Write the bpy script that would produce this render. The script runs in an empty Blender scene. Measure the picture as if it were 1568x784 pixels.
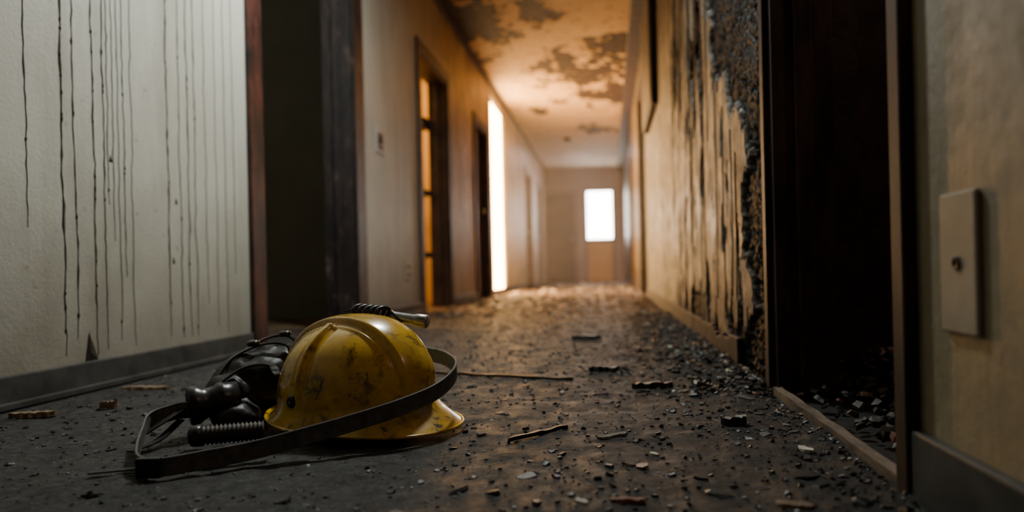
import bpy, bmesh, math, random
from mathutils import Vector, Matrix, noise
random.seed(7)
C = bpy.context.scene.collection

# ---------------------------------------------------------------- materials
class M:
    def __init__(s, name, rough=0.7, spec=0.4, metal=0.0):
        s.m = bpy.data.materials.new(name); s.m.use_nodes = True
        s.n = s.m.node_tree.nodes; s.l = s.m.node_tree.links
        s.b = s.n['Principled BSDF']
        s.b.inputs['Roughness'].default_value = rough
        s.b.inputs['Specular IOR Level'].default_value = spec
        s.b.inputs['Metallic'].default_value = metal
        s.tc = s.n.new('ShaderNodeTexCoord').outputs['Object']
        s.h = None
    def vec(s, sx, sy, sz):
        mp = s.n.new('ShaderNodeMapping'); mp.inputs['Scale'].default_value = (sx, sy, sz)
        s.l.new(s.tc, mp.inputs['Vector']); return mp.outputs[0]
    def noise(s, scale, detail=6, rough=0.6, vec=None, dist=0.0):
        t = s.n.new('ShaderNodeTexNoise'); t.inputs['Scale'].default_value = scale
        t.inputs['Detail'].default_value = detail; t.inputs['Roughness'].default_value = rough
        t.inputs['Distortion'].default_value = dist
        s.l.new(vec or s.tc, t.inputs['Vector']); return t.outputs['Fac']
    def ramp(s, fac, stops):
        r = s.n.new('ShaderNodeValToRGB'); e = r.color_ramp.elements
        while len(e) < len(stops): e.new(0.5)
        for k, (p, c) in enumerate(stops):
            e[k].position = p
            if not hasattr(c, '__len__'): c = (c, c, c)
            e[k].color = (*c, 1)
        s.l.new(fac, r.inputs[0]); return r.outputs[0]
    def mix(s, fac, a, b, mode='MIX'):
        x = s.n.new('ShaderNodeMix'); x.data_type = 'RGBA'; x.blend_type = mode
        for sock, v in ((x.inputs[0], fac), (x.inputs[6], a), (x.inputs[7], b)):
            if hasattr(v, 'is_linked'): s.l.new(v, sock)
            elif hasattr(v, '__len__'): sock.default_value = (*v, 1)
            else: sock.default_value = v
        return x.outputs[2]
    def math(s, op, a, b=0.0, clamp=False):
        x = s.n.new('ShaderNodeMath'); x.operation = op; x.use_clamp = clamp
        for sock, v in ((x.inputs[0], a), (x.inputs[1], b)):
            if hasattr(v, 'is_linked'): s.l.new(v, sock)
            else: sock.default_value = v
        return x.outputs[0]
    def axis(s, k):
        x = s.n.new('ShaderNodeSeparateXYZ'); s.l.new(s.tc, x.inputs[0]); return x.outputs[k]
    def range(s, v, a, b):
        x = s.n.new('ShaderNodeMapRange'); s.l.new(v, x.inputs[0])
        x.inputs[1].default_value = a; x.inputs[2].default_value = b; return x.outputs[0]
    def attr(s, name):
        x = s.n.new('ShaderNodeAttribute'); x.attribute_name = name; return x.outputs['Fac']
    def col(s, v):
        if hasattr(v, 'is_linked'): s.l.new(v, s.b.inputs['Base Color'])
        else: s.b.inputs['Base Color'].default_value = (*v, 1)
        return s
    def rough(s, v): s.l.new(v, s.b.inputs['Roughness']); return s
    def bump(s, h, strength=0.5, dist=0.01):
        x = s.n.new('ShaderNodeBump'); x.inputs['Strength'].default_value = strength
        x.inputs['Distance'].default_value = dist; s.l.new(h, x.inputs['Height'])
        if s.h: s.l.new(s.h, x.inputs['Normal'])
        s.h = x.outputs[0]; s.l.new(s.h, s.b.inputs['Normal']); return s

def simple(name, a, b, scale=20, rough=0.7, bump=0.3, dist=0.003, metal=0, lo=0.35, hi=0.65, spec=0.4, vec=None):
    m = M(name, rough, spec, metal)
    n = m.noise(scale, 8, 0.65, m.vec(*vec) if vec else None)
    m.col(m.ramp(n, [(lo, a), (hi, b)])); m.bump(n, bump, dist); return m.m

def emit(name, col, st):
    m = bpy.data.materials.new(name); m.use_nodes = True
    n = m.node_tree.nodes; l = m.node_tree.links
    n.remove(n['Principled BSDF']); e = n.new('ShaderNodeEmission')
    tc = n.new('ShaderNodeTexCoord'); t = n.new('ShaderNodeTexNoise'); t.inputs['Scale'].default_value = 3
    r = n.new('ShaderNodeValToRGB'); r.color_ramp.elements[0].color = (*[c*0.85 for c in col], 1)
    r.color_ramp.elements[1].color = (*col, 1)
    l.new(tc.outputs['Object'], t.inputs[0]); l.new(t.outputs['Fac'], r.inputs[0]); l.new(r.outputs[0], e.inputs[0])
    e.inputs[1].default_value = st; l.new(e.outputs[0], n['Material Output'].inputs[0]); return m

# left wall plaster
m = M('plaster_left', 0.5, 0.4)
big = m.noise(1.1, 8, 0.6); fine = m.noise(90, 6, 0.7); blot = m.noise(5, 8, 0.7)
base = m.mix(m.ramp(big, [(0.35, 0.0), (0.7, 1.0)]), (0.66, 0.655, 0.58), (0.50, 0.49, 0.40))
warm = m.range(m.axis(1), 5.2, 6.3)
stain = m.ramp(m.noise(2.6, 9, 0.72, m.vec(1, 1, 0.7)), [(0.38, 0.0), (0.58, 1.0)])
base = m.mix(m.math('MULTIPLY', warm, 0.92), base, m.mix(stain, (0.50, 0.35, 0.17), (0.17, 0.09, 0.035)))
far = m.range(m.axis(1), 9.8, 11.5)
base = m.mix(far, base, m.mix(stain, (0.30, 0.20, 0.17), (0.18, 0.11, 0.10)))
spk = m.ramp(m.noise(28, 3, 0.5), [(0.68, 0.0), (0.74, 1.0)])
base = m.mix(m.math('MULTIPLY', spk, 0.35), base, (0.12, 0.09, 0.06))
grime = m.ramp(m.noise(1.0, 8, 0.7, m.vec(1, 7, 1.0)), [(0.50, 0.0), (0.75, 0.45)])
base = m.mix(grime, base, (0.24, 0.21, 0.15))
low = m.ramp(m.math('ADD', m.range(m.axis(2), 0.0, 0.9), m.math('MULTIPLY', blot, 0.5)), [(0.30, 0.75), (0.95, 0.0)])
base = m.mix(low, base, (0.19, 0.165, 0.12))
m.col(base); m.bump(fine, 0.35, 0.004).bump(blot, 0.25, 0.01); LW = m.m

# right wall: stained, streaked, charred
m = M('plaster_right', 0.5, 0.5)
st1 = m.noise(1.0, 9, 0.74, m.vec(1, 5, 0.9), 0.4); st2 = m.noise(1.0, 7, 0.65, m.vec(1, 22, 1.4), .3); big = m.noise(2.2, 9, 0.75)
pl = m.mix(m.ramp(big, [(0.38, 0.0), (0.60, 1.0)]), (0.30, 0.235, 0.15), (0.11, 0.075, 0.042))
nearc = m.range(m.axis(1), 1.3, 0.95)
st = m.math('MULTIPLY', m.math('MAXIMUM', m.ramp(st1, [(0.41, 0.0), (0.57, 1.0)]), m.ramp(st2, [(0.50, 0.0), (0.60, 0.85)])), m.math('SUBTRACT', 0.93, m.math('MULTIPLY', nearc, 0.90)))
pl = m.mix(st, pl, (0.028, 0.018, 0.011))
pl = m.mix(nearc, pl, m.mix(m.ramp(big, [(0.3, 0.0), (0.7, 1.0)]), (0.38, 0.31, 0.185), (0.24, 0.185, 0.105)))
lowr = m.math('MULTIPLY', m.ramp(m.math('ADD', m.range(m.axis(2), 0.0, 0.7), m.math('MULTIPLY', st1, 0.7)), [(0.35, 0.9), (0.90, 0.0)]), m.math('SUBTRACT', 1.0, nearc))
pl = m.mix(lowr, pl, (0.026, 0.017, 0.011))
ch = m.attr('char'); cn = m.noise(60, 8, 0.7)
pl = m.mix(ch, pl, m.ramp(cn, [(0.40, (0.002, 0.002, 0.002)), (0.66, (0.006, 0.005, 0.004)), (0.78, (0.04, 0.03, 0.022))]))
m.col(pl)
m.rough(m.math('MAXIMUM', m.ramp(m.noise(12, 6, 0.7), [(0.35, 0.28), (0.7, 0.7)]), m.math('MULTIPLY', ch, 0.5)))
m.l.new(m.math('SUBTRACT', 0.5, m.math('MULTIPLY', ch, 0.36)), m.b.inputs['Specular IOR Level'])
m.bump(st1, 0.5, 0.015).bump(m.noise(45, 8, 0.75), 0.6, 0.006); RW = m.m

m = M('ceiling_paint', 0.75, 0.3)
big = m.noise(1.2, 8, 0.6)
c = m.mix(m.ramp(big, [(0.35, 0.0), (0.65, 1.0)]), (0.66, 0.48, 0.26), (0.48, 0.30, 0.13))
c = m.mix(m.range(m.axis(1), 10.5, 13.5), c, (0.50, 0.38, 0.32))
c = m.mix(m.attr('char'), c, m.ramp(m.noise(14, 8, 0.85), [(0.40, (0.010, 0.007, 0.005)), (0.56, (0.05, 0.026, 0.012)), (0.68, (0.30, 0.18, 0.08))]))
c = m.mix(m.ramp(m.noise(9, 5, 0.6), [(0.59, 0.0), (0.66, 0.8)]), c, (0.08, 0.045, 0.02))
m.col(c); m.bump(m.noise(30, 8, 0.7), 0.4, 0.01); CE = m.m

m = M('sooty_floor', 0.6, 0.5)
n1 = m.noise(4.5, 10, 0.78); n2 = m.noise(50, 9, 0.8); n3 = m.noise(170, 5, 0.75)
c = m.mix(m.ramp(n1, [(0.38, 0.0), (0.62, 1.0)]), (0.011, 0.0105, 0.010), (0.072, 0.071, 0.068))
c = m.mix(m.ramp(n2, [(0.50, 0.0), (0.65, 0.85)]), c, (0.16, 0.158, 0.148))
c = m.mix(m.ramp(n2, [(0.38, 0.9), (0.48, 0.0)]), c, (0.004, 0.004, 0.004))
c = m.mix(m.ramp(n3, [(0.60, 0.0), (0.67, 0.85)]), c, (0.36, 0.355, 0.33))
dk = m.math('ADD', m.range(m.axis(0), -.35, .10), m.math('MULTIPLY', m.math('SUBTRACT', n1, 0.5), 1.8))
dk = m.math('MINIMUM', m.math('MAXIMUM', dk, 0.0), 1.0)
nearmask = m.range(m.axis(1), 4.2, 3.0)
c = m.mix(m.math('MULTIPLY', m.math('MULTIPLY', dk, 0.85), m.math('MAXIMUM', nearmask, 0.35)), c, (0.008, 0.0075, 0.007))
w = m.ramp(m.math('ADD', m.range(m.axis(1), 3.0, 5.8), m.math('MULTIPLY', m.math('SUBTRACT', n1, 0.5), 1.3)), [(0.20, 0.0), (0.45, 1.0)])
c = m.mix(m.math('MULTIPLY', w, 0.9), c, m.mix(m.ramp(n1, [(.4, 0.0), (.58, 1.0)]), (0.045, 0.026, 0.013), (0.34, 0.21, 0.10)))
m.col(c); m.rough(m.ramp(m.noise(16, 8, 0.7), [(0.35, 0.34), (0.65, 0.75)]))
m.bump(n2, 1.0, 0.013).bump(n3, 0.6, 0.005); FL = m.m

CHAR = simple('charred_wood', (0.006, 0.005, 0.005), (0.05, 0.028, 0.02), 30, 0.5, 0.8, 0.006, vec=(1, 1, 0.3))
m = M('maroon_frame', 0.45, 0.5)
n = m.noise(9, 8, 0.75, m.vec(1, 1, 0.5))
m.col(m.ramp(n, [(0.40, (0.010, 0.008, 0.007)), (0.50, (0.06, 0.02, 0.016)), (0.62, (0.11, 0.036, 0.027)), (0.72, (0.35, 0.28, 0.22))]))
m.bump(n, 0.5, 0.006); MAR = m.m
m = M('scorched_frame', 0.42, 0.5)
n = m.noise(15, 9, 0.85, m.vec(1, 1, 0.45))
m.col(m.ramp(n, [(0.46, (0.007, 0.005, 0.005)), (0.54, (0.03, 0.016, 0.012)), (0.60, (0.06, 0.035, 0.03)), (0.65, (0.50, 0.42, 0.39))]))
m.bump(n, 0.9, 0.008); SCO = m.m
DOORB = simple('door_brown', (0.030, 0.018, 0.013), (0.085, 0.052, 0.036), 6, 0.5, 0.2)
DOORG = simple('door_grey', (0.13, 0.10, 0.095), (0.20, 0.155, 0.145), 4, 0.6, 0.2)
RUST = simple('rusty_jamb', (0.015, 0.009, 0.007), (0.085, 0.042, 0.022), 10, 0.55, 0.4, vec=(1, 1, 0.4))
JAMBR = simple('burnt_jamb', (0.008, 0.005, 0.005), (0.085, 0.04, 0.027), 14, 0.5, 0.7, 0.006, vec=(1, 1, 0.3))
BASEG = simple('baseboard_vinyl', (0.030, 0.032, 0.032), (0.075, 0.075, 0.07), 12, 0.42, 0.4)
BASEB = simple('baseboard_wood', (0.010, 0.007, 0.006), (0.065, 0.040, 0.028), 16, 0.6, 0.6, vec=(1, 0.6, 1))
MOLD = simple('crown_wood', (0.02, 0.012, 0.008), (0.07, 0.04, 0.02), 10, 0.6, 0.3)
ENDW = simple('end_wall_paint', (0.24, 0.175, 0.17), (0.31, 0.23, 0.225), 3, 0.8, 0.2)
ROOMG = simple('room_paint_dull', (0.16, 0.155, 0.12), (0.20, 0.195, 0.155), 3, 0.8, 0.3)
ROOMO = simple('room_paint_ochre', (0.45, 0.27, 0.08), (0.60, 0.38, 0.13), 3, 0.8, 0.3)
ROOMC = simple('room_charred', (0.012, 0.009, 0.008), (0.06, 0.035, 0.025), 8, 0.7, 0.8, 0.02)
PLATE = simple('plate_plastic', (0.45, 0.40, 0.29), (0.55, 0.50, 0.38), 15, 0.4, 0.1)
PLATEW = simple('plate_white', (0.50, 0.50, 0.48), (0.62, 0.62, 0.60), 15, 0.35, 0.1)
PLATEN = simple('plate_dusty', (0.27, 0.235, 0.18), (0.36, 0.32, 0.25), 15, 0.5, 0.2)
BLK = simple('black_plastic', (0.010, 0.010, 0.011), (0.028, 0.028, 0.03), 30, 0.30, 0.2, 0.002)
BLKF = simple('black_fabric', (0.008, 0.008, 0.009), (0.03, 0.03, 0.033), 90, 0.42, 0.5, 0.002)
STRAP = simple('webbing_strap', (0.06, 0.061, 0.057), (0.12, 0.12, 0.113), 60, 0.5, 0.4, 0.0015)
METAL = simple('worn_metal', (0.25, 0.26, 0.26), (0.5, 0.5, 0.48), 40, 0.35, 0.2, metal=0.9)
HOSE = simple('hose_rubber', (0.015, 0.011, 0.008), (0.05, 0.038, 0.023), 50, 0.55, 0.4)
WOOD = simple('splintered_wood', (0.03, 0.021, 0.015), (0.18, 0.13, 0.085), 25, 0.7, 0.6, vec=(1, 0.3, 1))
DRIP = simple('soot_drip', (0.008, 0.007, 0.006), (0.035, 0.028, 0.023), 40, 0.4, 0.3)
D_BLK = simple('debris_char', (0.005, 0.005, 0.005), (0.030, 0.028, 0.026), 60, 0.38, 0.6)
D_GRY = simple('debris_ash', (0.04, 0.038, 0.036), (0.13, 0.125, 0.115), 60, 0.7, 0.6)
D_TAN = simple('debris_wood', (0.09, 0.058, 0.034), (0.26, 0.175, 0.105), 50, 0.7, 0.6)
D_WHT = simple('debris_plaster', (0.38, 0.35, 0.30), (0.6, 0.57, 0.5), 50, 0.75, 0.5)
D_RED = simple('debris_brick', (0.12, 0.05, 0.032), (0.22, 0.10, 0.065), 50, 0.75, 0.5)
TAR = simple('tar_soot', (0.003, 0.002, 0.002), (0.022, 0.015, 0.010), 40, 0.5, 0.6, spec=.25)
GREEN = emit('green_glow', (0.25, 0.9, 0.6), 1.5)

m = M('helmet_yellow', 0.3, 0.5)
n = m.noise(9, 9, 0.75); s2 = m.noise(30, 6, 0.65); s3 = m.noise(16, 8, 0.8, None, 0.6)
c = m.mix(m.ramp(n, [(0.40, 0.0), (0.62, 1.0)]), (0.76, 0.46, 0.020), (0.42, 0.235, 0.012))
c = m.mix(m.ramp(s2, [(0.54, 0.0), (0.65, 0.8)]), c, (0.12, 0.075, 0.02))
c = m.mix(m.ramp(s3, [(0.575, 0.0), (0.62, 0.95)]), c, (0.025, 0.018, 0.011))
c = m.mix(m.ramp(m.noise(1, 6, 0.7, m.vec(14, 90, 14)), [(0.65, 0.0), (0.71, 0.6)]), c, (0.85, 0.65, 0.28))
m.col(c); m.rough(m.ramp(n, [(0.35, 0.18), (0.7, 0.42)])); m.bump(s2, 0.15, 0.002)
m.b.inputs['Coat Weight'].default_value = 0.5; m.b.inputs['Coat Roughness'].default_value = 0.15
HY = m.m

# ---------------------------------------------------------------- mesh helpers
def add(name, vs, fs, mats, mi=None, smooth=False, parent=None):
    me = bpy.data.meshes.new(name); me.from_pydata(vs, [], fs)
    for mt in (mats if isinstance(mats, (list, tuple)) else [mats]): me.materials.append(mt)
    if mi: me.polygons.foreach_set('material_index', mi)
    if smooth: me.polygons.foreach_set('use_smooth', [True]*len(fs))
    me.update(); o = bpy.data.objects.new(name, me); C.objects.link(o)
    if parent: o.parent = parent
    return o
BF = [(0, 3, 2, 1), (4, 5, 6, 7), (0, 1, 5, 4), (1, 2, 6, 5), (2, 3, 7, 6), (3, 0, 4, 7)]
class G:
    def __init__(s): s.v = []; s.f = []; s.m = []
    def box(s, x0, x1, y0, y1, z0, z1, mi=0):
        k = len(s.v)
        s.v += [(x0, y0, z0), (x1, y0, z0), (x1, y1, z0), (x0, y1, z0), (x0, y0, z1), (x1, y0, z1), (x1, y1, z1), (x0, y1, z1)]
        s.f += [tuple(k+i for i in f) for f in BF]; s.m += [mi]*6; return s
    def flake(s, p, r, t, mi, stretch=1.0, rot=None, tilt=0.4):
        n = random.randint(4, 7); k = len(s.v)
        R = Matrix.Rotation(rot if rot is not None else random.uniform(0, 6.28), 3, 'Z') @ Matrix.Rotation(random.uniform(-tilt, tilt), 3, 'X') @ Matrix.Rotation(random.uniform(-tilt, tilt)/max(1, stretch), 3, 'Y')
        ring = [(r*stretch*math.cos(2*math.pi*(i+random.uniform(-.3, .3))/n)*random.uniform(.6, 1), r*math.sin(2*math.pi*i/n)*random.uniform(.6, 1)) for i in range(n)]
        for zz, sc in ((-t/2, 1), (t/2, random.uniform(.65, .95))):
            for a, b in ring:
                q = R @ Vector((a*sc, b*sc, zz+random.uniform(-.2, .2)*t)); s.v.append((p[0]+q.x, p[1]+q.y, p[2]+q.z))
        s.f.append(tuple(k+i for i in reversed(range(n)))); s.f.append(tuple(k+n+i for i in range(n)))
        for i in range(n): s.f.append((k+i, k+(i+1) % n, k+n+(i+1) % n, k+n+i))
        s.m += [mi]*(n+2)
    def done(s, name, mats, **kw): return add(name, s.v, s.f, mats, s.m, **kw)
def bev(o, w=0.004, seg=2):
    b = o.modifiers.new('bevel', 'BEVEL'); b.width = w; b.segments = seg; b.limit_method = 'ANGLE'; return o
def empty(name, loc=(0, 0, 0), rz=0):
    e = bpy.data.objects.new(name, None); e.location = loc; e.rotation_euler = (0, 0, rz); e.empty_display_size = 0.1; C.objects.link(e); return e
def sweep(name, pts, sect, mat, parent=None, up=Vector((0, 0, 1)), closed=False, sub=6, smooth=True):
    P = [Vector(p) for p in pts]; path = []
    n = len(P)
    for i in range(n-1 if not closed else n):
        p0 = P[i-1] if (i > 0 or closed) else P[0]*2-P[1]
        p1 = P[i]; p2 = P[(i+1) % n]; p3 = P[(i+2) % n] if (i+2 < n or closed) else P[-1]*2-P[-2]
        for k in range(sub):
            t = k/sub
            path.append(0.5*((2*p1)+(p2-p0)*t+(2*p0-5*p1+4*p2-p3)*t*t+(3*p1-p0-3*p2+p3)*t**3))
    if not closed: path.append(P[-1])
    vs = []; fs = []; m_ = len(sect); N = len(path)
    for i, p in enumerate(path):
        a = path[i-1] if (i > 0 or closed) else path[i]; b = path[(i+1) % N] if (i+1 < N or closed) else path[i]
        T = (b-a).normalized(); S = T.cross(up)
        S = S.normalized() if S.length > 1e-4 else Vector((1, 0, 0)); U = S.cross(T)
        for w in sect: vs.append(tuple(p+S*w[0]+U*w[1]))
    for i in range(N-1 if not closed else N):
        for j in range(m_):
            a = i*m_+j; b = i*m_+(j+1) % m_; c = ((i+1) % N)*m_+(j+1) % m_; d = ((i+1) % N)*m_+j
            fs.append((a, b, c, d))
    if not closed: fs.append(tuple(range(m_-1, -1, -1))); fs.append(tuple((N-1)*m_+j for j in range(m_)))
    return add(name, vs, fs, mat, smooth=smooth, parent=parent)
def circ(r, n=12): return [(r*math.cos(2*math.pi*i/n), r*math.sin(2*math.pi*i/n)) for i in range(n)]
def lathe(name, prof, org, d, mat, parent=None, n=40, smooth=True):
    d = Vector(d).normalized(); a = d.orthogonal().normalized(); b = d.cross(a); org = Vector(org)
    vs = []; fs = []
    for r, h in prof:
        for i in range(n):
            t = 2*math.pi*i/n; vs.append(tuple(org+d*h+a*(r*math.cos(t))+b*(r*math.sin(t))))
    for j in range(len(prof)-1):
        for i in range(n): fs.append((j*n+i, j*n+(i+1) % n, (j+1)*n+(i+1) % n, (j+1)*n+i))
    fs.append(tuple(range(n-1, -1, -1))); fs.append(tuple((len(prof)-1)*n+i for i in range(n)))
    return add(name, vs, fs, mat, smooth=smooth, parent=parent)
def fbm(x, y, z=0.0, o=5): return noise.fractal(Vector((x, y, z)), 0.9, 2.0, o)
def sst(a, b, x):
    t = min(1, max(0, (x-a)/(b-a))); return t*t*(3-2*t)
def interp(tab, x):
    if x <= tab[0][0]: return tab[0][1]
    for (a, va), (b, vb) in zip(tab, tab[1:]):
        if x <= b: return va+(vb-va)*(x-a)/(b-a)
    return tab[-1][1]

LX, RX, CZ, END = -1.38, 0.373, 2.56, 16.0
# ---------------------------------------------------------------- floor
def fh(x, y):
    h = 0.005*fbm(x*5, y*5, 1) + 0.003*fbm(x*22, y*22, 4)
    h += 0.012*sst(0.05, 0.35, x)*(0.5+0.8*fbm(x*9, y*9, 7))
    h += 0.045*sst(4.6, 7, y)*max(0, fbm(x*2.6, y*1.3, 11)+.15)*sst(15.5, 12, y)
    return h*sst(-1.38, -1.2, x) - 0.002
vs = []; fs = []
nx = 150
ys = [0.3+6.2*(j/480) for j in range(480)]+[6.5+9.6*j/160 for j in range(161)]
ny = len(ys)-1
for y in ys:
    for i in range(nx+1):
        x = LX+0.0+(RX+0.0-LX)*i/nx; vs.append((x, y, fh(x, y)))
for j in range(ny):
    for i in range(nx):
        a = j*(nx+1)+i; fs.append((a, a+1, a+nx+2, a+nx+1))
def quad(x0, x1, y0, y1, z):
    k = len(vs); vs.extend([(x0, y0, z), (x1, y0, z), (x1, y1, z), (x0, y1, z)]); fs.append((k, k+1, k+2, k+3))
quad(LX, RX, -1.1, 0.3, -0.002); quad(-4.2, LX, -1.1, END+.1, -0.004); quad(RX, 2.7, -1.1, END+.1, -0.004)
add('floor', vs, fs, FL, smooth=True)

# ---------------------------------------------------------------- ceiling
vs = []; fs = []; at = []
nx, ny = 90, 600
def blob(x, y, cx, cy, rx, ry): return 1-math.hypot((x-cx)/rx, (y-cy)/ry)
for j in range(ny+1):
    y = 5.5+10.5*j/ny
    for i in range(nx+1):
        x = LX+(RX-LX)*i/nx
        n = fbm(x*3, y*2, 3)*0.7+fbm(x*12, y*9, 13)*0.45
        b = max(blob(x, y, -1.15, 6.6, .42, .8), blob(x, y, -.25, 8.3, .50, .8), blob(x, y, -.0, 9.4, .62, .5), blob(x, y, -.63, 7.95, .10, .20)+.3, blob(x, y, .1, 7.3, .32, .5), blob(x, y, -.6, 6.3, .3, .35), blob(x, y, -.9, 10.2, .2, .3), blob(x, y, -.2, 11.6, .3, .4))
        edge = max(sst(.16, 0, x-LX), sst(.25, 0, RX-.13-x))*.35
        c = sst(0.02, 0.16, b*0.75+n*1.05-0.08+edge*.7)
        vs.append((x, y, CZ+0.006*c)); at.append(c)
for j in range(ny):
    for i in range(nx):
        a = j*(nx+1)+i; fs.append((a, a+nx+1, a+nx+2, a+1))
def cq(x0, x1, y0, y1):
    k = len(vs); vs.extend([(x0, y0, CZ), (x1, y0, CZ), (x1, y1, CZ), (x0, y1, CZ)]); at.extend([0]*4); fs.append((k, k+3, k+2, k+1))
cq(LX, RX, -1.1, 5.5); cq(-4.2, LX, -1.1, END+.1); cq(RX, 2.7, -1.1, END+.1)
o = add('ceiling', vs, fs, CE); a = o.data.attributes.new('char', 'FLOAT', 'POINT'); a.data.foreach_set('value', at)

# ---------------------------------------------------------------- left wall
T = 0.15; g = G(); X1, X0 = LX, LX-T
ops = [(2.86, 3.93, 0, 2.03), (5.35, 6.25, 0, 1.95), (7.55, 8.32, 0, 1.90), (8.66, 9.68, 0.03, 2.42), (12.2, 13.0, 0, 2.0), (14.2, 15.0, 0, 2.0)]
y = -1.1
for a, b, z0, z1 in ops:
    g.box(X0, X1, y, a, -.01, CZ); g.box(X0, X1, a, b, z1, CZ)
    if z0: g.box(X0, X1, a, b, -.01, z0)
    y = b
g.box(X0, X1, y, END, -.01, CZ)
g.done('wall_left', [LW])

# ---------------------------------------------------------------- right wall
tab = [(0, 2.15), (.10, 2.03), (.18, 1.86), (.3, 1.92), (.44, 2.0), (.52, 1.95), (.575, 1.84), (.64, 1.92), (.785, 2.18), (.945, 2.42), (1.1, 2.54), (1.23, 2.62), (1.6, 2.7), (2.6, 2.6)]
scab = [(3.05, 1.15, .20, .34), (3.35, .95, .14, .12), (2.85, .62, .12, .14), (3.7, 1.35, .25, .3), (2.45, .40, .12, .18), (2.75, .20, .2, .12), (3.2, .12, .25, .10), (2.75, 1.0, .10, .2)]
vs = []; fs = []; at = []
ny, nz = 280, 360; Y0, Y1 = 1.62, 4.0
for j in range(nz+1):
    z = (j/nz)**1.35*CZ
    for i in range(ny+1):
        y = Y0+(Y1-Y0)*(i/ny)**1.2
        bd = interp(tab, z)+0.12*fbm(y*5, z*5, 2)+0.07*fbm(y*22, z*14, 9)+.05*fbm(y*50, z*20, 19)
        d = bd-y
        c = sst(-0.006, 0.006, d)
        k = fbm(y*7, z*1.3, 20)+0.5*fbm(y*24, z*6, 21)
        lowc = sst(0.30, 0.0, z)*0.45
        sc = max(1-math.hypot((y-a)/e, (z-b)/f) for a, b, e, f in scab)
        c2 = sst(0.30, 0.38, k*0.85+lowc+sst(0.8, 1.6, z)*0.16-0.05*(y-1.6)+max(0, sc+.3)*.55); c = max(c, c2)
        x = RX+0.010*c+c*0.012*abs(fbm(y*38, z*38, 5))*1.5+.006*c*fbm(y*8, z*8, 6)-(0.004*math.exp(-(d/0.012)**2))
        vs.append((x, y, z)); at.append(c)
for j in range(nz):
    for i in range(ny):
        a = j*(ny+1)+i; fs.append((a, a+ny+1, a+ny+2, a+1))
g = G(); g.v, g.f, g.m = vs, fs, [0]*len(fs)
TR = 0.13
g.box(RX, RX+TR, -1.1, 0.9, -.01, CZ); g.box(RX, RX+TR, .9, 1.62, 2.03, CZ)
g.box(RX+.040, RX+TR, 1.62, 4.0, -.01, CZ); g.box(RX, RX+TR, 4.0, 7.0, -.01, CZ)
g.box(RX, RX+TR, 7.0, 8.0, 2.15, CZ); g.box(RX, RX+TR, 8.0, 10.4, -.01, CZ); g.box(RX, RX+TR, 10.4, 11.3, 2.05, CZ); g.box(RX, RX+TR, 11.3, END, -.01, CZ)
for y, zt, zb, w in ((2.95, 2.4, .66, .12), (3.12, 2.4, .50, .06), (2.75, 2.4, .30, .05), (3.35, 2.4, .8, .14), (3.7, 2.4, .25, .08), (2.45, .95, .18, .035), (2.3, .8, .15, .04), (2.15, .7, .2, .026), (4.4, 2.4, .5, .18), (5.0, 2.4, .7, .14), (2.62, 2.4, .75, .07), (2.08, .62, .1, .025), (3.5, 2.4, 1.0, .18), (2.85, .7, .12, .04), (3.15, .9, .15, .06), (4.05, 2.4, .6, .12), (4.7, 2.4, .25, .08), (5.6, 1.4, .2, .10), (6.2, 1.5, .4, .14)):
    n = 80; k = len(g.v); ph = random.uniform(0, 50)
    for i in range(n+1):
        z = zt+(zb-zt)*i/n; yy = y+.018*fbm(ph, z*3, 1)
        ww = w*(0.15+1.3*abs(fbm(ph, z*7, 5)))*(1-.85*(i/n)**2)
        g.v += [(RX-.0005, yy-ww/2, z), (RX-.003, yy, z), (RX-.0005, yy+ww/2, z)]
    for i in range(n):
        a = k+i*3; g.f += [(a, a+3, a+4, a+1), (a+1, a+4, a+5, a+2)]; g.m += [1, 1]
at += [0]*(len(g.v)-len(at))
o = g.done('wall_right', [RW, TAR]); a = o.data.attributes.new('char', 'FLOAT', 'POINT'); a.data.foreach_set('value', at)
o.data.polygons.foreach_set('use_smooth', [k < ny*nz for k in range(len(o.data.polygons))])

# end walls
g = G(); g.box(-1.53, .503, END, END+.12, -.01, CZ); g.done('wall_back', [ENDW])
g = G(); g.box(-1.53, .503, -1.2, -1.1, -.01, CZ); g.done('wall_front', [ENDW])

# side rooms
g = G()
g.box(-4.2, X0, 5.05, 5.15, -.01, CZ); g.box(-4.2, X0, 1.2, 1.3, -.01, CZ); g.box(-4.2, -4.1, 1.3, 5.05, -.01, CZ); g.done('wall_side_room', [ROOMG])
g = G()
g.box(-3.6, X0, 7.35, 7.45, -.01, CZ); g.box(-3.7, -3.6, 5.15, 7.45, -.01, CZ); g.done('wall_ochre_room', [ROOMO])
g = G()
g.box(RX+TR, 2.3, 2.5, 2.6, -.01, CZ); g.box(RX+TR, 2.3, -.4, -.3, -.01, CZ); g.box(2.2, 2.3, -.3, 2.5, -.01, CZ)
g.box(.62, .70, 1.98, 2.5, -.01, 2.2)
g.done('wall_burnt_room', [ROOMC])
g = G()
g.box(RX+TR, 1.6, 8.6, 8.7, -.01, CZ); g.box(RX+TR, 1.6, 6.4, 6.5, -.01, CZ); g.box(1.5, 1.6, 6.5, 8.6, -.01, CZ); g.done('wall_store_room', [ROOMC])
g = G()
g.box(RX+TR, 1.6, 11.8, 11.9, -.01, CZ); g.box(RX+TR, 1.6, 9.9, 10., -.01, CZ); g.box(1.5, 1.6, 10, 11.8, -.01, CZ); g.done('wall_lit_room', [ROOMO])

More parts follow.
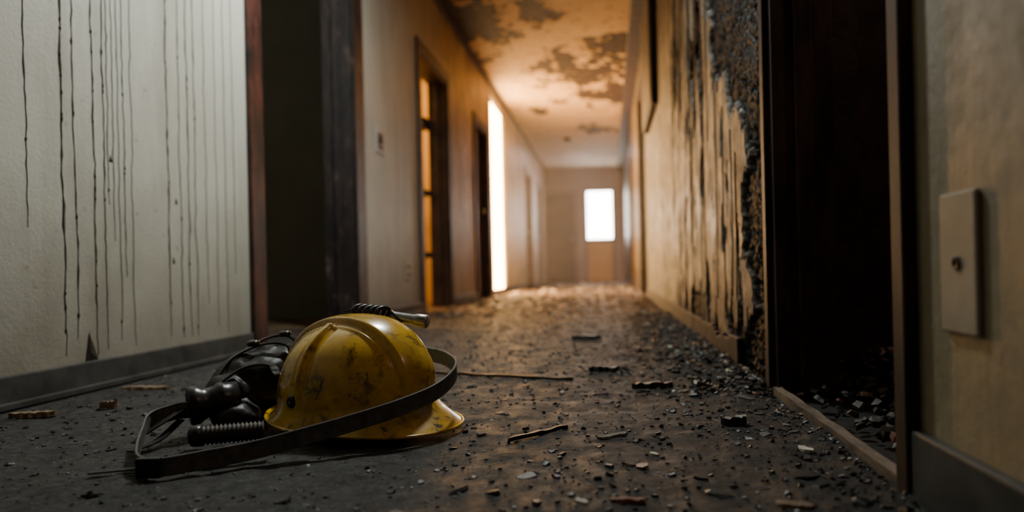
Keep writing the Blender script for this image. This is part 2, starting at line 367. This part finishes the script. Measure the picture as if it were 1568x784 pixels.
# ---------------------------------------------------------------- trims / door frames
tn = [0]
def frame(side, a, b, top, w, mats, jamb=0.03, ja=None):
    tn[0] += 1; g = G(); e = 0.018; ja = jamb if ja is None else ja
    if side < 0: f0, f1, t0, t1 = LX, LX+e, LX-T-.004, LX+.004
    else: f0, f1, t0, t1 = RX-e, RX, RX-.004, RX+TR+.004
    q = 1 if len(mats) > 1 else 0
    g.box(f0, f1, a-w[0], a+.004, 0, top+w[2]); g.box(f0, f1, b-.006, b+w[1], 0, top+w[2], q); g.box(f0, f1, a+.004, b-.006, top-.006, top+w[2])
    g.box(t0, t1, a-.0, a+ja, 0, top); g.box(t0, t1, b-jamb, b, 0, top, q); g.box(t0, t1, a+ja, b-jamb, top-jamb, top)
    xm = (t0+t1)/2
    g.box(xm-.02, xm+.02, b-jamb-.014, b-jamb, 0, top-jamb, q)
    return bev(g.done('trim_%d' % tn[0], mats), .003)
frame(-1, 2.86, 3.93, 2.03, (.10, .14, .09), [MAR, SCO])
frame(-1, 5.35, 6.25, 1.95, (.09, .11, .08), [DOORB])
frame(-1, 7.55, 8.32, 1.90, (.08, .08, .07), [DOORB])
frame(-1, 12.2, 13.0, 2.0, (.08, .08, .07), [DOORG])
frame(-1, 14.2, 15.0, 2.0, (.08, .08, .07), [DOORG])
frame(1, .9, 1.62, 2.03, (.032, .03, .06), [RUST, JAMBR], ja=.008)
frame(1, 7.0, 8.0, 2.15, (.08, .08, .07), [CHAR])
frame(1, 10.4, 11.3, 2.05, (.08, .08, .07), [DOORB])

def door_leaf(name, x0, x1, y0, y1, z1, mat, knob_x, knob_y, kd):
    e = empty(name); g = G(); g.box(x0, x1, y0, y1, .01, z1)
    o = g.done('leaf', [mat], parent=e); bev(o, .004)
    g = G(); thin_x = abs(x1-x0) < abs(y1-y0)
    fx = x1 if kd[0] > 0 else x0
    for za, zb in ((.18, .9), (1.05, z1-.15)):
        if thin_x: 
            g.box(fx-.004, fx+.006, y0+.12, y1-.12, za, za+.02); g.box(fx-.004, fx+.006, y0+.12, y1-.12, zb-.02, zb)
            g.box(fx-.004, fx+.006, y0+.12, y0+.14, za, zb); g.box(fx-.004, fx+.006, y1-.14, y1-.12, za, zb)
        else:
            g.box(x0+.12, x1-.12, y0-.006, y0+.004, za, za+.02); g.box(x0+.12, x1-.12, y0-.006, y0+.004, zb-.02, zb)
            g.box(x0+.12, x0+.14, y0-.006, y0+.004, za, zb); g.box(x1-.14, x1-.12, y0-.006, y0+.004, za, zb)
    g.done('panel_moulding', [mat], parent=e)
    lathe('knob', [(.01, 0), (.01, .03), (.026, .035), (.03, .05), (.022, .065), (.0, .068)], (knob_x, knob_y, .98), kd, METAL, e)
door_leaf('door_1', LX-.12, LX-.08, 7.583, 8.287, 1.86, DOORB, LX-.08, 8.2, (1, 0, 0))
door_leaf('door_2', LX-.12, LX-.08, 12.233, 12.967, 1.96, DOORG, LX-.08, 12.88, (1, 0, 0))
door_leaf('door_3', LX-.12, LX-.08, 14.233, 14.967, 1.96, DOORG, LX-.08, 14.88, (1, 0, 0))
door_leaf('door_4', -1.34, -.74, END-.045, END-.005, 1.98, simple('door_maroon_grey', (0.06, .038, .038), (.09, .06, .058), 4, .6), -.80, END-.045, (0, -1, 0))
g = G(); tn[0] += 1
g.box(-.74, -.66, END-.03, END, 0, 2.06); g.box(-1.38, -.74, END-.03, END, 1.99, 2.06); g.done('trim_%d' % tn[0], [DOORG])
e = empty('door_hinge_set')
for k, z in enumerate((.42, .95, 1.52)):
    g = G(); g.box(-1.585, -1.53, 6.10, 6.222, z, z+.10 if k == 2 else z+.05); lo = g.done('hinge_%d' % k, [BLK], parent=e); bev(lo, .003)
    lathe('hinge_pin_%d' % k, [(.008, 0), (.008, .12)], (-1.556, 6.095, z-.03), (0, 0, 1), BLK, e, 12)

# glazed end door with window
e = empty('window_1')
g = G(); a, b = -.45, .10
g.box(a-.06, a, END-.05, END-.004, .0, 2.1); g.box(b, b+.07, END-.05, END-.004, .0, 2.1); g.box(a, b, END-.05, END-.004, 2.02, 2.1); g.box(a, b, END-.05, END-.004, .90, .97)
g.done('frame', [DOORG], parent=e)
g = G(); g.box(a, b, END-.04, END-.004, .02, .90); g.box(a+.1, b-.1, END-.05, END-.04, .15, .75); g.done('lower_panel', [simple('lower_panel_orange_lit', (.42, .22, .08), (.5, .28, .12), 4, .6)], parent=e)  # orange light falling on the panel is put into its base colour
g = G(); g.box(a, b, END-.03, END-.006, .97, 2.02); g.done('bright_pane', [emit('daylight_pane', (1.0, .93, .82), 24)], parent=e)
# tall side window, blazing
e = empty('window_2')
g = G(); g.box(LX-.05, LX-.03, 8.70, 9.64, .07, 2.38); g.done('bright_pane', [emit('hot_pane', (1.0, .55, .20), 62)], parent=e)
g = G()
g.box(LX-.13, LX-.02, 8.66, 8.70, .03, 2.42); g.box(LX-.13, LX-.02, 9.64, 9.68, .03, 2.42); g.box(LX-.13, LX-.02, 8.70, 9.64, .03, .07); g.box(LX-.13, LX-.02, 8.70, 9.64, 2.38, 2.42)
g.done('frame', [simple('pale_frame', (.6, .5, .38), (.7, .6, .45), 5, .6)], parent=e)

# baseboards, crowns
g = G()
for a, b in ((-1.1, 2.76), (4.07, 5.26), (6.36, 7.47), (8.4, 12.12), (13.08, 14.12), (15.08, END)): g.box(LX, LX+.014, a, b, 0, .078)
for a, b in ((-1.1, 2.76), (4.07, 5.26)): g.box(LX+.012, LX+.024, a, b, 0, .018)
bev(g.done('baseboard_left', [BASEG]), .004)
g = G(); g.box(RX-.014, RX, -1.1, .866, 0, .088, 1)
# burnt, partly broken-away skirting
y = 2.05
while y < 3.1:
    y2 = min(3.1, y+.05); hh = .085-.05*max(0, fbm(y*6, 3, 1)+.2)*sst(3.2, 2.0, y)
    g.box(RX-.012, RX+.004, y, y2, 0, hh); y = y2
g.box(RX-.014, RX, 3.1, 6.92, 0, .085); g.box(RX-.014, RX, 8.08, 10.3, 0, .085); g.box(RX-.014, RX, 11.4, END, 0, .085)
bev(g.done('baseboard_right', [BASEB, BASEG]), .003)
g = G(); g.box(LX, LX+.035, -1.1, END, CZ-.05, CZ); tn[0] += 1; bev(g.done('trim_%d' % tn[0], [MOLD]), .006)
g = G(); g.box(RX-.14, RX, -1.1, END, CZ-.06, CZ); tn[0] += 1; bev(g.done('trim_%d' % tn[0], [MOLD]), .006)
e = empty('electrical_panel')
g = G(); g.box(RX-.05, RX-.001, 5.05, 6.2, 1.45, 2.35); bev(g.done('cabinet', [CHAR], parent=e), .006)
g = G(); g.box(RX-.056, RX-.05, 5.10, 5.60, 1.5, 2.3); g.box(RX-.056, RX-.05, 5.64, 6.15, 1.5, 2.3); bev(g.done('cabinet_door', [DOORB], parent=e), .003)
# doorway threshold board
g = G(); n = 24
for i in range(n+1):
    y = .84+(1.66-.84)*i/n; j = .0015*fbm(y*14, 0, 3)
    for x, z in ((RX-.012+j, .0), (RX-.011+j, .018+j), (RX+.004+j*2, .021+j), (RX+.010, .0)): g.v.append((x, y, z))
for i in range(n):
    for k in range(4): g.f.append((i*4+k, i*4+(k+1) % 4, (i+1)*4+(k+1) % 4, (i+1)*4+k)); g.m.append(0)
g.f += [(0, 3, 2, 1), (n*4, n*4+1, n*4+2, n*4+3)]; g.m += [0, 0]
g.done('door_threshold', [WOOD])

# switch, outlet, near plate
def plate(name, side, y, z, w, h, mat, kind):
    e = empty(name); s = 1 if side < 0 else -1; X = LX if side < 0 else RX
    def bx(g, d0, d1, ya, yb, za, zb): g.box(min(X+s*d0, X+s*d1), max(X+s*d0, X+s*d1), ya, yb, za, zb)
    g = G(); bx(g, 0, .007, y-w/2, y+w/2, z-h/2, z+h/2); bev(g.done('cover_plate', [mat], parent=e), .003, 3)
    g = G()
    if kind == 'switch': bx(g, .006, .012, y-w*.30, y+w*.30, z-h*.33, z+h*.33); bx(g, .012, .02, y-.008, y+.008, z-.004, z+.02)
    if kind == 'outlet':
        for dz in (-h*.22, h*.22): bx(g, .006, .010, y-w*.25, y+w*.25, z+dz-h*.13, z+dz+h*.13)
    if kind == 'blank':
        lathe('socket_ring', [(.008, 0), (.008, .002), (.005, .003), (.005, .0)], (X+s*.007, y, z), (s, 0, 0), BLK, e, 20)
    if g.v: bev(g.done('face', [BLK], parent=e), .002)
plate('light_switch', -1, 4.38, 1.10, .15, .15, PLATEW, 'switch')
plate('wall_outlet', -1, 4.94, .31, .12, .12, PLATE, 'outlet')
plate('wall_plate', 1, .755, .288, .078, .150, PLATEN, 'blank')
lathe('smoke_detector', [(.07, 0), (.072, .02), (.06, .045), (.03, .06), (.0, .061)], (-.66, 12.4, CZ), (0, 0, -1), BLK)

# ---------------------------------------------------------------- soot drips on left wall
g = G()
def drip(y, ztop, zbot, w, beads=0, wob=.006):
    n = 90; k = len(g.v); ph = random.uniform(0, 50)
    for i in range(n+1):
        z = ztop+(zbot-ztop)*i/n
        yy = y+wob*fbm(ph, z*5, 1)+wob*.6*fbm(ph, z*25, 2)
        ww = w*(0.40+1.1*abs(fbm(ph, z*18, 5)))*(1 if i < n*.93 else max(.15, (n-i)/(n*.07)))
        g.v += [(LX+.0005, yy-ww/2, z), (LX+.0018, yy, z), (LX+.0005, yy+ww/2, z)]
    for i in range(n):
        a = k+i*3; g.f += [(a, a+1, a+4, a+3), (a+1, a+2, a+5, a+4)]; g.m += [0, 0]
    for _ in range(beads):
        z = random.uniform(max(zbot, .1), 1.15); yy = y+wob*fbm(ph, z*5, 1); r = random.uniform(.005, .008); hz = r*random.uniform(1.2, 2.4); k2 = len(g.v)
        g.v += [(LX+.0005, yy-r*.7, z), (LX+.0005, yy, z+hz), (LX+.0005, yy+r*.7, z), (LX+.0005, yy, z-hz), (LX+.004, yy, z)]
        g.f += [(k2, k2+4, k2+1), (k2+1, k2+4, k2+2), (k2+2, k2+4, k2+3), (k2+3, k2+4, k2)]; g.m += [0]*4
D = [(1.711, .42, .0065, 2), (1.822, .10, .0095, 10), (1.866, .14, .0075, 5), (1.936, .09, .009, 12), (1.974, .10, .0065, 4), (1.992, .50, .0045, 1), (2.012, .40, .0045, 0), (2.034, .12, .0045, 1), (2.057, .3, .006, 3),
     (2.09, .1, .0035, 0), (2.262, .11, .009, 4), (2.325, .10, .007, 3), (2.371, .10, .009, 4), (2.41, .10, .006, 2), (2.475, .2, .004, 0), (2.54, .12, .0035, 0), (2.60, .09, .005, 0), (2.66, .3, .004, 0)]
for y, zb, w, b in D: drip(y, 2.4, zb, w, b)
for y, z in ((1.905, .08), (2.0, .62), (2.28, .34), (2.30, .53)):
    k = len(g.v); s = .05 if z < .1 else .014
    g.v += [(LX+.001, y-s*.35, z), (LX+.001, y+s*.6, z), (LX+.001, y-s*.05, z+s*1.5), (LX+.004, y, z+s*.4)]
    g.f += [(k, k+3, k+2), (k+1, k+2, k+3), (k, k+1, k+3)]; g.m += [0]*3
g.done('soot_drips', [DRIP])

# ---------------------------------------------------------------- debris
DM = [D_BLK, D_GRY, D_TAN, D_WHT, D_RED]
g = G()
def clear(x, y): return not (-.85 < x < -.28 and 1.0 < y < 1.58)
for _ in range(16000):
    y = 0.45+5.5*random.random()**1.7
    x = RX-.02-(RX-LX-.06)*(random.random()**1.9)
    r = random.choice((.0010, .0012, .0015, .002, .003, .0045))*random.uniform(.7, 1.5)*(1+.12*y)
    mi = random.choices((0, 1, 2, 3), (74, 22, 2, 2))[0]
    if r > .005 and not clear(x, y): continue
    g.flake((x, y, fh(x, y)+r*.2), r, r*random.uniform(.25, .7), mi)
for _ in range(420):
    y = 0.6+6*random.random()**1.2; x = RX-.03-(RX-LX-.1)*(random.random()**2.3)
    if not clear(x, y): continue
    r = random.uniform(.006, .015)*(1+.05*y)
    g.flake((x, y, fh(x, y)+.002), r, random.uniform(.0012, .004), random.choices((0, 1, 2, 3), (85, 11, 2, 2))[0], random.uniform(1, 2.2), tilt=.25)
for _ in range(1300):
    y = random.uniform(1.6, 4.5); x = RX-.01-abs(random.gauss(0, .12))
    r = random.uniform(.003, .013); g.flake((x, y, fh(x, y)+.004+random.random()*.010), r, r*.4, random.choices((0, 1, 2, 3), (76, 16, 5, 3))[0], random.uniform(1, 1.8), tilt=.6)
for _ in range(1700):
    y = random.uniform(4.6, 15.5); x = random.uniform(LX+.05, RX-.04); r = random.uniform(.008, .03)*(1 if y < 9 else 1.6)
    g.flake((x, y, fh(x, y)+r*.15), r, r*.4, random.choices((0, 1, 2, 3), (35, 15, 35, 15))[0], random.uniform(1, 1.8), tilt=.4)
for _ in range(1600):
    y = random.uniform(.6, 2.4); x = random.uniform(RX+.03, 1.3); r = random.uniform(.003, .016)
    g.flake((x, y, random.random()*.03), r, r*.6, random.choices((0, 1, 2, 3, 4), (68, 22, 4, 3, 3))[0], 1.3, tilt=.7)
g.done('floor_debris', DM)
def piece(name, x, y, L, w, t, mat, rot, n=1):
    g = G(); random.seed(int(x*1000+y*77))
    N = 10
    for i in range(N+1):
        s = -L/2+L*i/N; ww = w*(.55+.45*random.random())*(.5 if i in (0, N) else 1)/2; zz = random.uniform(0, t*.3)
        for a, z in ((-ww, zz), (ww, zz), (ww*.8, t+zz), (-ww*.8, t+zz*1.4)):
            X = s*math.cos(rot)-a*math.sin(rot)+x; Y = s*math.sin(rot)+a*math.cos(rot)+y
            g.v.append((X, Y, fh(x, y)+z))
    for i in range(N):
        for q in range(4): g.f.append((i*4+q, (i+1)*4+q, (i+1)*4+(q+1) % 4, i*4+(q+1) % 4)); g.m.append(0)
    g.f += [(0, 1, 2, 3), (N*4+3, N*4+2, N*4+1, N*4)]; g.m += [0, 0]
    g.done(name, [mat])
piece('charred_splinter', -.13, 1.27, .135, .012, .006, D_BLK, .80)
piece('charred_lath', -.30, 1.965, .44, .014, .007, D_BLK, -.42)
piece('wood_chip', -1.23, 1.90, .13, .05, .008, D_TAN, -.15)
piece('wood_chip', -1.255, 1.56, .09, .04, .010, D_TAN, .1)
piece('plaster_lump', -1.14, 1.63, .035, .022, .014, D_TAN, .3)
piece('brick_chip', .017, .90, .045, .02, .005, D_RED, -.2)
piece('wood_chip', .215, .856, .045, .025, .005, D_TAN, -.3)
piece('charred_chunk', .10, 1.76, .10, .04, .012, D_BLK, .1)
piece('charred_chunk', -.02, 2.05, .09, .04, .012, D_BLK, -.3)
piece('charred_chunk', .22, 1.30, .05, .03, .012, D_BLK, .5)
piece('charred_chunk', -.10, 3.0, .12, .06, .015, D_BLK, .0)
piece('plaster_flake', .0, 1.25, .06, .025, .003, D_GRY, .6)
piece('plaster_flake', .26, 2.35, .11, .06, .008, D_GRY, .2)
piece('plaster_flake', .12, 2.55, .10, .05, .006, D_TAN, .9)
piece('plaster_flake', .44, .98, .07, .05, .006, D_WHT, 1.2)

# ---------------------------------------------------------------- helmet
H = empty('firefighter_helmet', (-.485, 1.375, 0.002), math.radians(-27))
vs = []; fs = []; NT = 256
z0 = .050; A, B, Cc = .158, .130, .150
def w_brim(t):
    c = math.cos(t); return .008+.052*max(0, c)**2.2+.022*max(0, -c)**2
prof = [('d', i/56) for i in range(1, 57)]+[('b', i/12) for i in range(1, 13)]
vs.append((0, 0, z0+Cc+.014))
for kind, t in prof:
    for i in range(NT):
        th = 2*math.pi*i/NT; c, s = math.cos(th), math.sin(th)
        if kind == 'd':
            ph = t*math.pi/2; sp = math.sin(ph)**.90; cp = math.cos(ph)**.88 if t < 1 else 0
            x, y, z = A*sp*c, B*sp*s, z0+Cc*cp
            nrm = Vector((x/A**2, y/B**2, (z-z0)/Cc**2)).normalized()
            fade = sst(1.0, .78, t)
            crest = .014*sst(.044, .034, abs(y))+.004*math.exp(-((abs(y)-.050)/.003)**2)*1.0
            rib = .0075*sst(.009, .005, abs(x+.012))*sst(.040, .055, abs(y))
            groove = -.004*math.exp(-((abs(x+.012)-.016)/.005)**2)*sst(.045, .06, abs(y))
            d = (crest+rib+groove)*fade
            p = Vector((x, y, z))+nrm*d
        else:
            rr = w_brim(th)*t
            n2 = Vector((c/A, s/B, 0)).normalized()
            fr = max(0, c)**2
            z = z0-.004*sst(0, .3, t)-.037*t*fr-.030*t*(1-fr)+.016*max(0, -c)**2*t*t
            p = Vector((A*c, B*s, 0))+n2*rr+Vector((0, 0, z))
        vs.append(tuple(p))
for i in range(NT): fs.append((0, 1+i, 1+(i+1) % NT))
for j in range(len(prof)-1):
    for i in range(NT):
        a = 1+j*NT+i; b = 1+j*NT+(i+1) % NT; fs.append((a, a+NT, b+NT, b))
o = add('shell', vs, fs, HY, smooth=True, parent=H)
sm = o.modifiers.new('thickness', 'SOLIDIFY'); sm.thickness = .0035; sm.offset = -1
rim = [vs[1+(len(prof)-1)*NT+i] for i in range(0, NT, 4)]
sweep('rim_bead', rim, circ(.0030, 8), HY, H, closed=True, sub=3)
sk = G()
for i in range(64):
    t = 2*math.pi*i/64; sk.v += [((A-.006)*math.cos(t), (B-.006)*math.sin(t), z0), ((A-.012)*math.cos(t), (B-.012)*math.sin(t), .004)]
for i in range(64):
    a = 2*i; b = 2*((i+1) % 64); sk.f.append((a, a+1, b+1, b)); sk.m.append(0)
sk.done('lower_skirt', [HY], smooth=True, parent=H)
ring = [((A-.025)*math.cos(t), (B-.025)*math.sin(t), .04) for t in [2*math.pi*i/40 for i in range(40)]]
sweep('headband', ring, [(-.002, -.018), (.002, -.018), (.002, .018), (-.002, .018)], BLKF, H, closed=True, sub=2)
for tdeg in (-100, 112):
    t = math.radians(tdeg)
    p = Vector((A*math.cos(t), B*math.sin(t), .066)); d = Vector((math.cos(t)/A, math.sin(t)/B, 0)).normalized()
    lathe('side_bracket', [(.012, -.010), (.012, .004), (.009, .007), (.004, .007), (.0, .005)], p-d*.003, d+Vector((0, 0, .15)), BLK, H, 20)
for k in range(5):
    c = Vector((-.012+.011*k, .022+.004*k, z0+Cc+.018-.0012*k))
    pts = [(c.x+.002*math.sin(2*a), c.y+.017*math.cos(a), c.z+.010*math.sin(a)) for a in [2*math.pi*i/12 for i in range(12)]]
    sweep('clip_loop_%d' % k, pts, circ(.0042, 8), BLK, H, up=Vector((1, 0, 0)), closed=True, sub=2)
lathe('torch_body', [(.0, 0), (.009, .001), (.010, .006), (.0105, .05), (.013, .056), (.0135, .075), (.011, .079), (.0, .077)], (.030, .055, z0+Cc+.006), (.95, .42, -.18), METAL, H, 24)
sweep('torch_strap', [(-.03, .0, z0+Cc+.018), (0, .03, z0+Cc+.024), (.03, .05, z0+Cc+.020), (.06, .06, z0+Cc-.006)], [(-.006, -.0015), (.006, -.0015), (.006, .0015), (-.006, .0015)], BLK, H)

# goggle strap
S = empty('goggle_strap')
bw = .0125
pts = [(-.56, 1.565, .10), (-.47, 1.56, .115), (-.375, 1.51, .118), (-.315, 1.43, .110), (-.295, 1.355, .098), (-.310, 1.275, .080), (-.36, 1.222, .063), (-.43, 1.182, .046), (-.50, 1.152, .031), (-.565, 1.122, .019), (-.62, 1.085, .0155),
       (-.664, 1.050, .0145), (-.705, 1.068, .015), (-.745, 1.125, .019), (-.785, 1.20, .029), (-.812, 1.262, .042), (-.79, 1.297, .050), (-.765, 1.300, .053)]
sweep('band', pts, [(-.0018, -bw), (.0018, -bw), (.0018, bw), (-.0018, bw)], STRAP, S, sub=10, smooth=False)
sweep('band_edge_top', [(x, y, z+bw) for x, y, z in pts], circ(.0026, 6), STRAP, S, sub=8)
sweep('band_edge_bottom', [(x, y, max(z-bw, .003)) for x, y, z in pts], circ(.0024, 6), STRAP, S, sub=8)
g = G(); g.box(-.69, -.655, 1.036, 1.046, .002, .032); bev(g.done('buckle', [BLK], parent=S), .002)

# ---------------------------------------------------------------- breathing mask (black, beside helmet)
K = empty('breathing_mask', (-.02, .01, 0))
bm = bmesh.new()
for c, r, rz in (((-.695, 1.455, .070), (.080, .070, .072), .5), ((-.665, 1.49, .110), (.050, .05, .040), .3), ((-.725, 1.40, .055), (.05, .05, .048), 0), ((-.68, 1.50, .12), (.045, .03, .034), .6), ((-.69, 1.35, .03), (.045, .05, .026), .2)):
    mt = Matrix.Translation(c) @ Matrix.Rotation(rz, 4, 'Z') @ Matrix.Diagonal((*r, 1)); bmesh.ops.create_icosphere(bm, subdivisions=4, radius=1, matrix=mt)
for v in bm.verts:
    n = fbm(v.co.x*22, v.co.y*22, v.co.z*30)*.008; v.co += Vector((0, 0, 1))*n+v.normal*n*.5; v.co.z = max(v.co.z, .003)
me = bpy.data.meshes.new('facepiece'); bm.to_mesh(me); bm.free(); me.materials.append(BLKF)
o = bpy.data.objects.new('facepiece', me); C.objects.link(o); o.parent = K
r = o.modifiers.new('remesh', 'REMESH'); r.mode = 'VOXEL'; r.voxel_size = .004; r.use_smooth_shade = True
s = o.modifiers.new('smooth', 'SMOOTH'); s.iterations = 4
dn = (-.80, -.55, -.10); on = Vector((-.705, 1.345, .062))
lathe('exhale_valve', [(.030, -.02), (.031, .0), (.033, .004), (.033, .014), (.029, .018), (.027, .030), (.030, .040), (.036, .048), (.0365, .060), (.034, .064), (.026, .065), (.024, .060), (.008, .060), (.007, .064), (.0, .064)], on, dn, BLK, K, 48)
for k, pts in enumerate(([(-.76, 1.38, .075), (-.74, 1.42, .125), (-.69, 1.45, .152), (-.64, 1.46, .150), (-.62, 1.45, .12)], [(-.78, 1.42, .05), (-.765, 1.46, .11), (-.71, 1.50, .158), (-.66, 1.52, .162), (-.625, 1.51, .13)], [(-.73, 1.35, .085), (-.69, 1.375, .115), (-.65, 1.395, .118), (-.63, 1.39, .10)])):
    sweep('harness_strap_%d' % k, pts, [(-.009, -.002), (.009, -.002), (.009, .002), (-.009, .002)], BLK, K, sub=8, smooth=False)
for k, c in enumerate(((-.70, 1.44, .153), (-.665, 1.505, .166))):
    lathe('strap_stud_%d' % k, [(.012, 0), (.012, .007), (.007, .010), (.0, .0105)], c, (0, -.2, 1), BLK, K, 16)
prof = []
for i in range(46): prof.append((.0155+.0022*math.cos(i*math.pi/1.5), .10*i/45))
lathe('breathing_hose', prof, (-.690, 1.225, .0195), (.93, .33, .0), HOSE, K, 24)
lathe('hose_collar', [(.0, 0), (.012, 0), (.017, .004), (.0185, .010), (.0185, .022), (.0, .022)], (-.705, 1.22, .0195), (.93, .33, 0), BLK, K, 24)
for k, pts in enumerate(([(-.76, 1.29, .035), (-.765, 1.23, .012), (-.78, 1.18, .006)], [(-.76, 1.06, .004), (-.66, 1.085, .006), (-.60, 1.11, .006), (-.53, 1.14, .008)], [(-.75, 1.30, .06), (-.775, 1.245, .034), (-.80, 1.215, .012)])):
    sweep('loose_webbing_%d' % k, pts, [(-.007, -.0012), (.007, -.0012), (.007, .0012), (-.007, .0012)], BLKF, K, sub=8, smooth=False)

sweep('green_glow_strip', [(-1.545, 3.10, .985), (-1.535, 3.085, .975), (-1.52, 3.07, .968)], circ(.003, 8), GREEN)  # small lit green streak; its glow is put into the strip's emission

# thin smoke hanging at the far half of the corridor
g = G(); g.box(LX+.04, RX-.16, 7.0, END-.1, .12, CZ-.08)
vm = bpy.data.materials.new('thin_smoke'); vm.use_nodes = True; nn = vm.node_tree.nodes; ll = vm.node_tree.links
nn.remove(nn['Principled BSDF']); vs_ = nn.new('ShaderNodeVolumeScatter'); vs_.inputs['Color'].default_value = (1, .95, .9, 1); vs_.inputs['Density'].default_value = .013; vs_.inputs['Anisotropy'].default_value = .2
ll.new(vs_.outputs[0], nn['Material Output'].inputs['Volume'])
g.done('smoke_haze', [vm])

# ---------------------------------------------------------------- lights
def area(name, loc, target, size, power, col, sy=None):
    l = bpy.data.lights.new(name, 'AREA'); l.energy = power; l.color = col; l.size = size
    if sy: l.shape = 'RECTANGLE'; l.size_y = sy
    o = bpy.data.objects.new(name, l); C.objects.link(o); o.location = loc
    o.rotation_euler = (Vector(target)-Vector(loc)).to_track_quat('-Z', 'Y').to_euler(); return o
def point(name, loc, power, col, r=.1):
    l = bpy.data.lights.new(name, 'POINT'); l.energy = power; l.color = col; l.shadow_soft_size = r
    o = bpy.data.objects.new(name, l); C.objects.link(o); o.location = loc; return o
area('ceiling_lamp', (-.45, 2.70, 2.30), (-1.2, 2.4, .6), .20, 52, (.96, 1.0, .94))
point('ochre_room_lamp', (-2.6, 6.3, 2.0), 130, (1.0, .6, .2))
point('lit_room_lamp', (1.0, 10.8, 1.8), 60, (1.0, .65, .3))
area('far_fill_light', (-.5, 13.5, 2.5), (-.5, 13.6, 0), .5, 36, (1.0, .85, .85))  # added fill that brightens the far wall, not an actual fixture
point('side_room_lamp', (-3.2, 3.0, 2.2), 10.0, (1.0, .98, .85))
point('burnt_room_fill', (1.5, .9, 1.9), 9.0, (1.0, .65, .5))  # added light to brighten the door jamb, not a lamp of the room
wd = bpy.data.worlds.new('world'); bpy.context.scene.world = wd; wd.use_nodes = True
wd.node_tree.nodes['Background'].inputs[0].default_value = (.5, .55, .6, 1); wd.node_tree.nodes['Background'].inputs[1].default_value = .03

# ---------------------------------------------------------------- camera
cd = bpy.data.cameras.new('camera'); cam = bpy.data.objects.new('camera', cd); C.objects.link(cam)
cam.location = (0, 0, .29)
cam.rotation_euler = (Matrix.Rotation(math.radians(90), 3, 'X') @ Matrix.Rotation(math.radians(-1.3), 3, 'Z')).to_euler()
cd.sensor_width = 36; cd.lens = 25.26; cd.shift_x = -.0944; cd.shift_y = .0128; cd.clip_start = .02
cd.dof.use_dof = True; cd.dof.focus_distance = 1.28; cd.dof.aperture_fstop = 2.0
bpy.context.scene.camera = cam
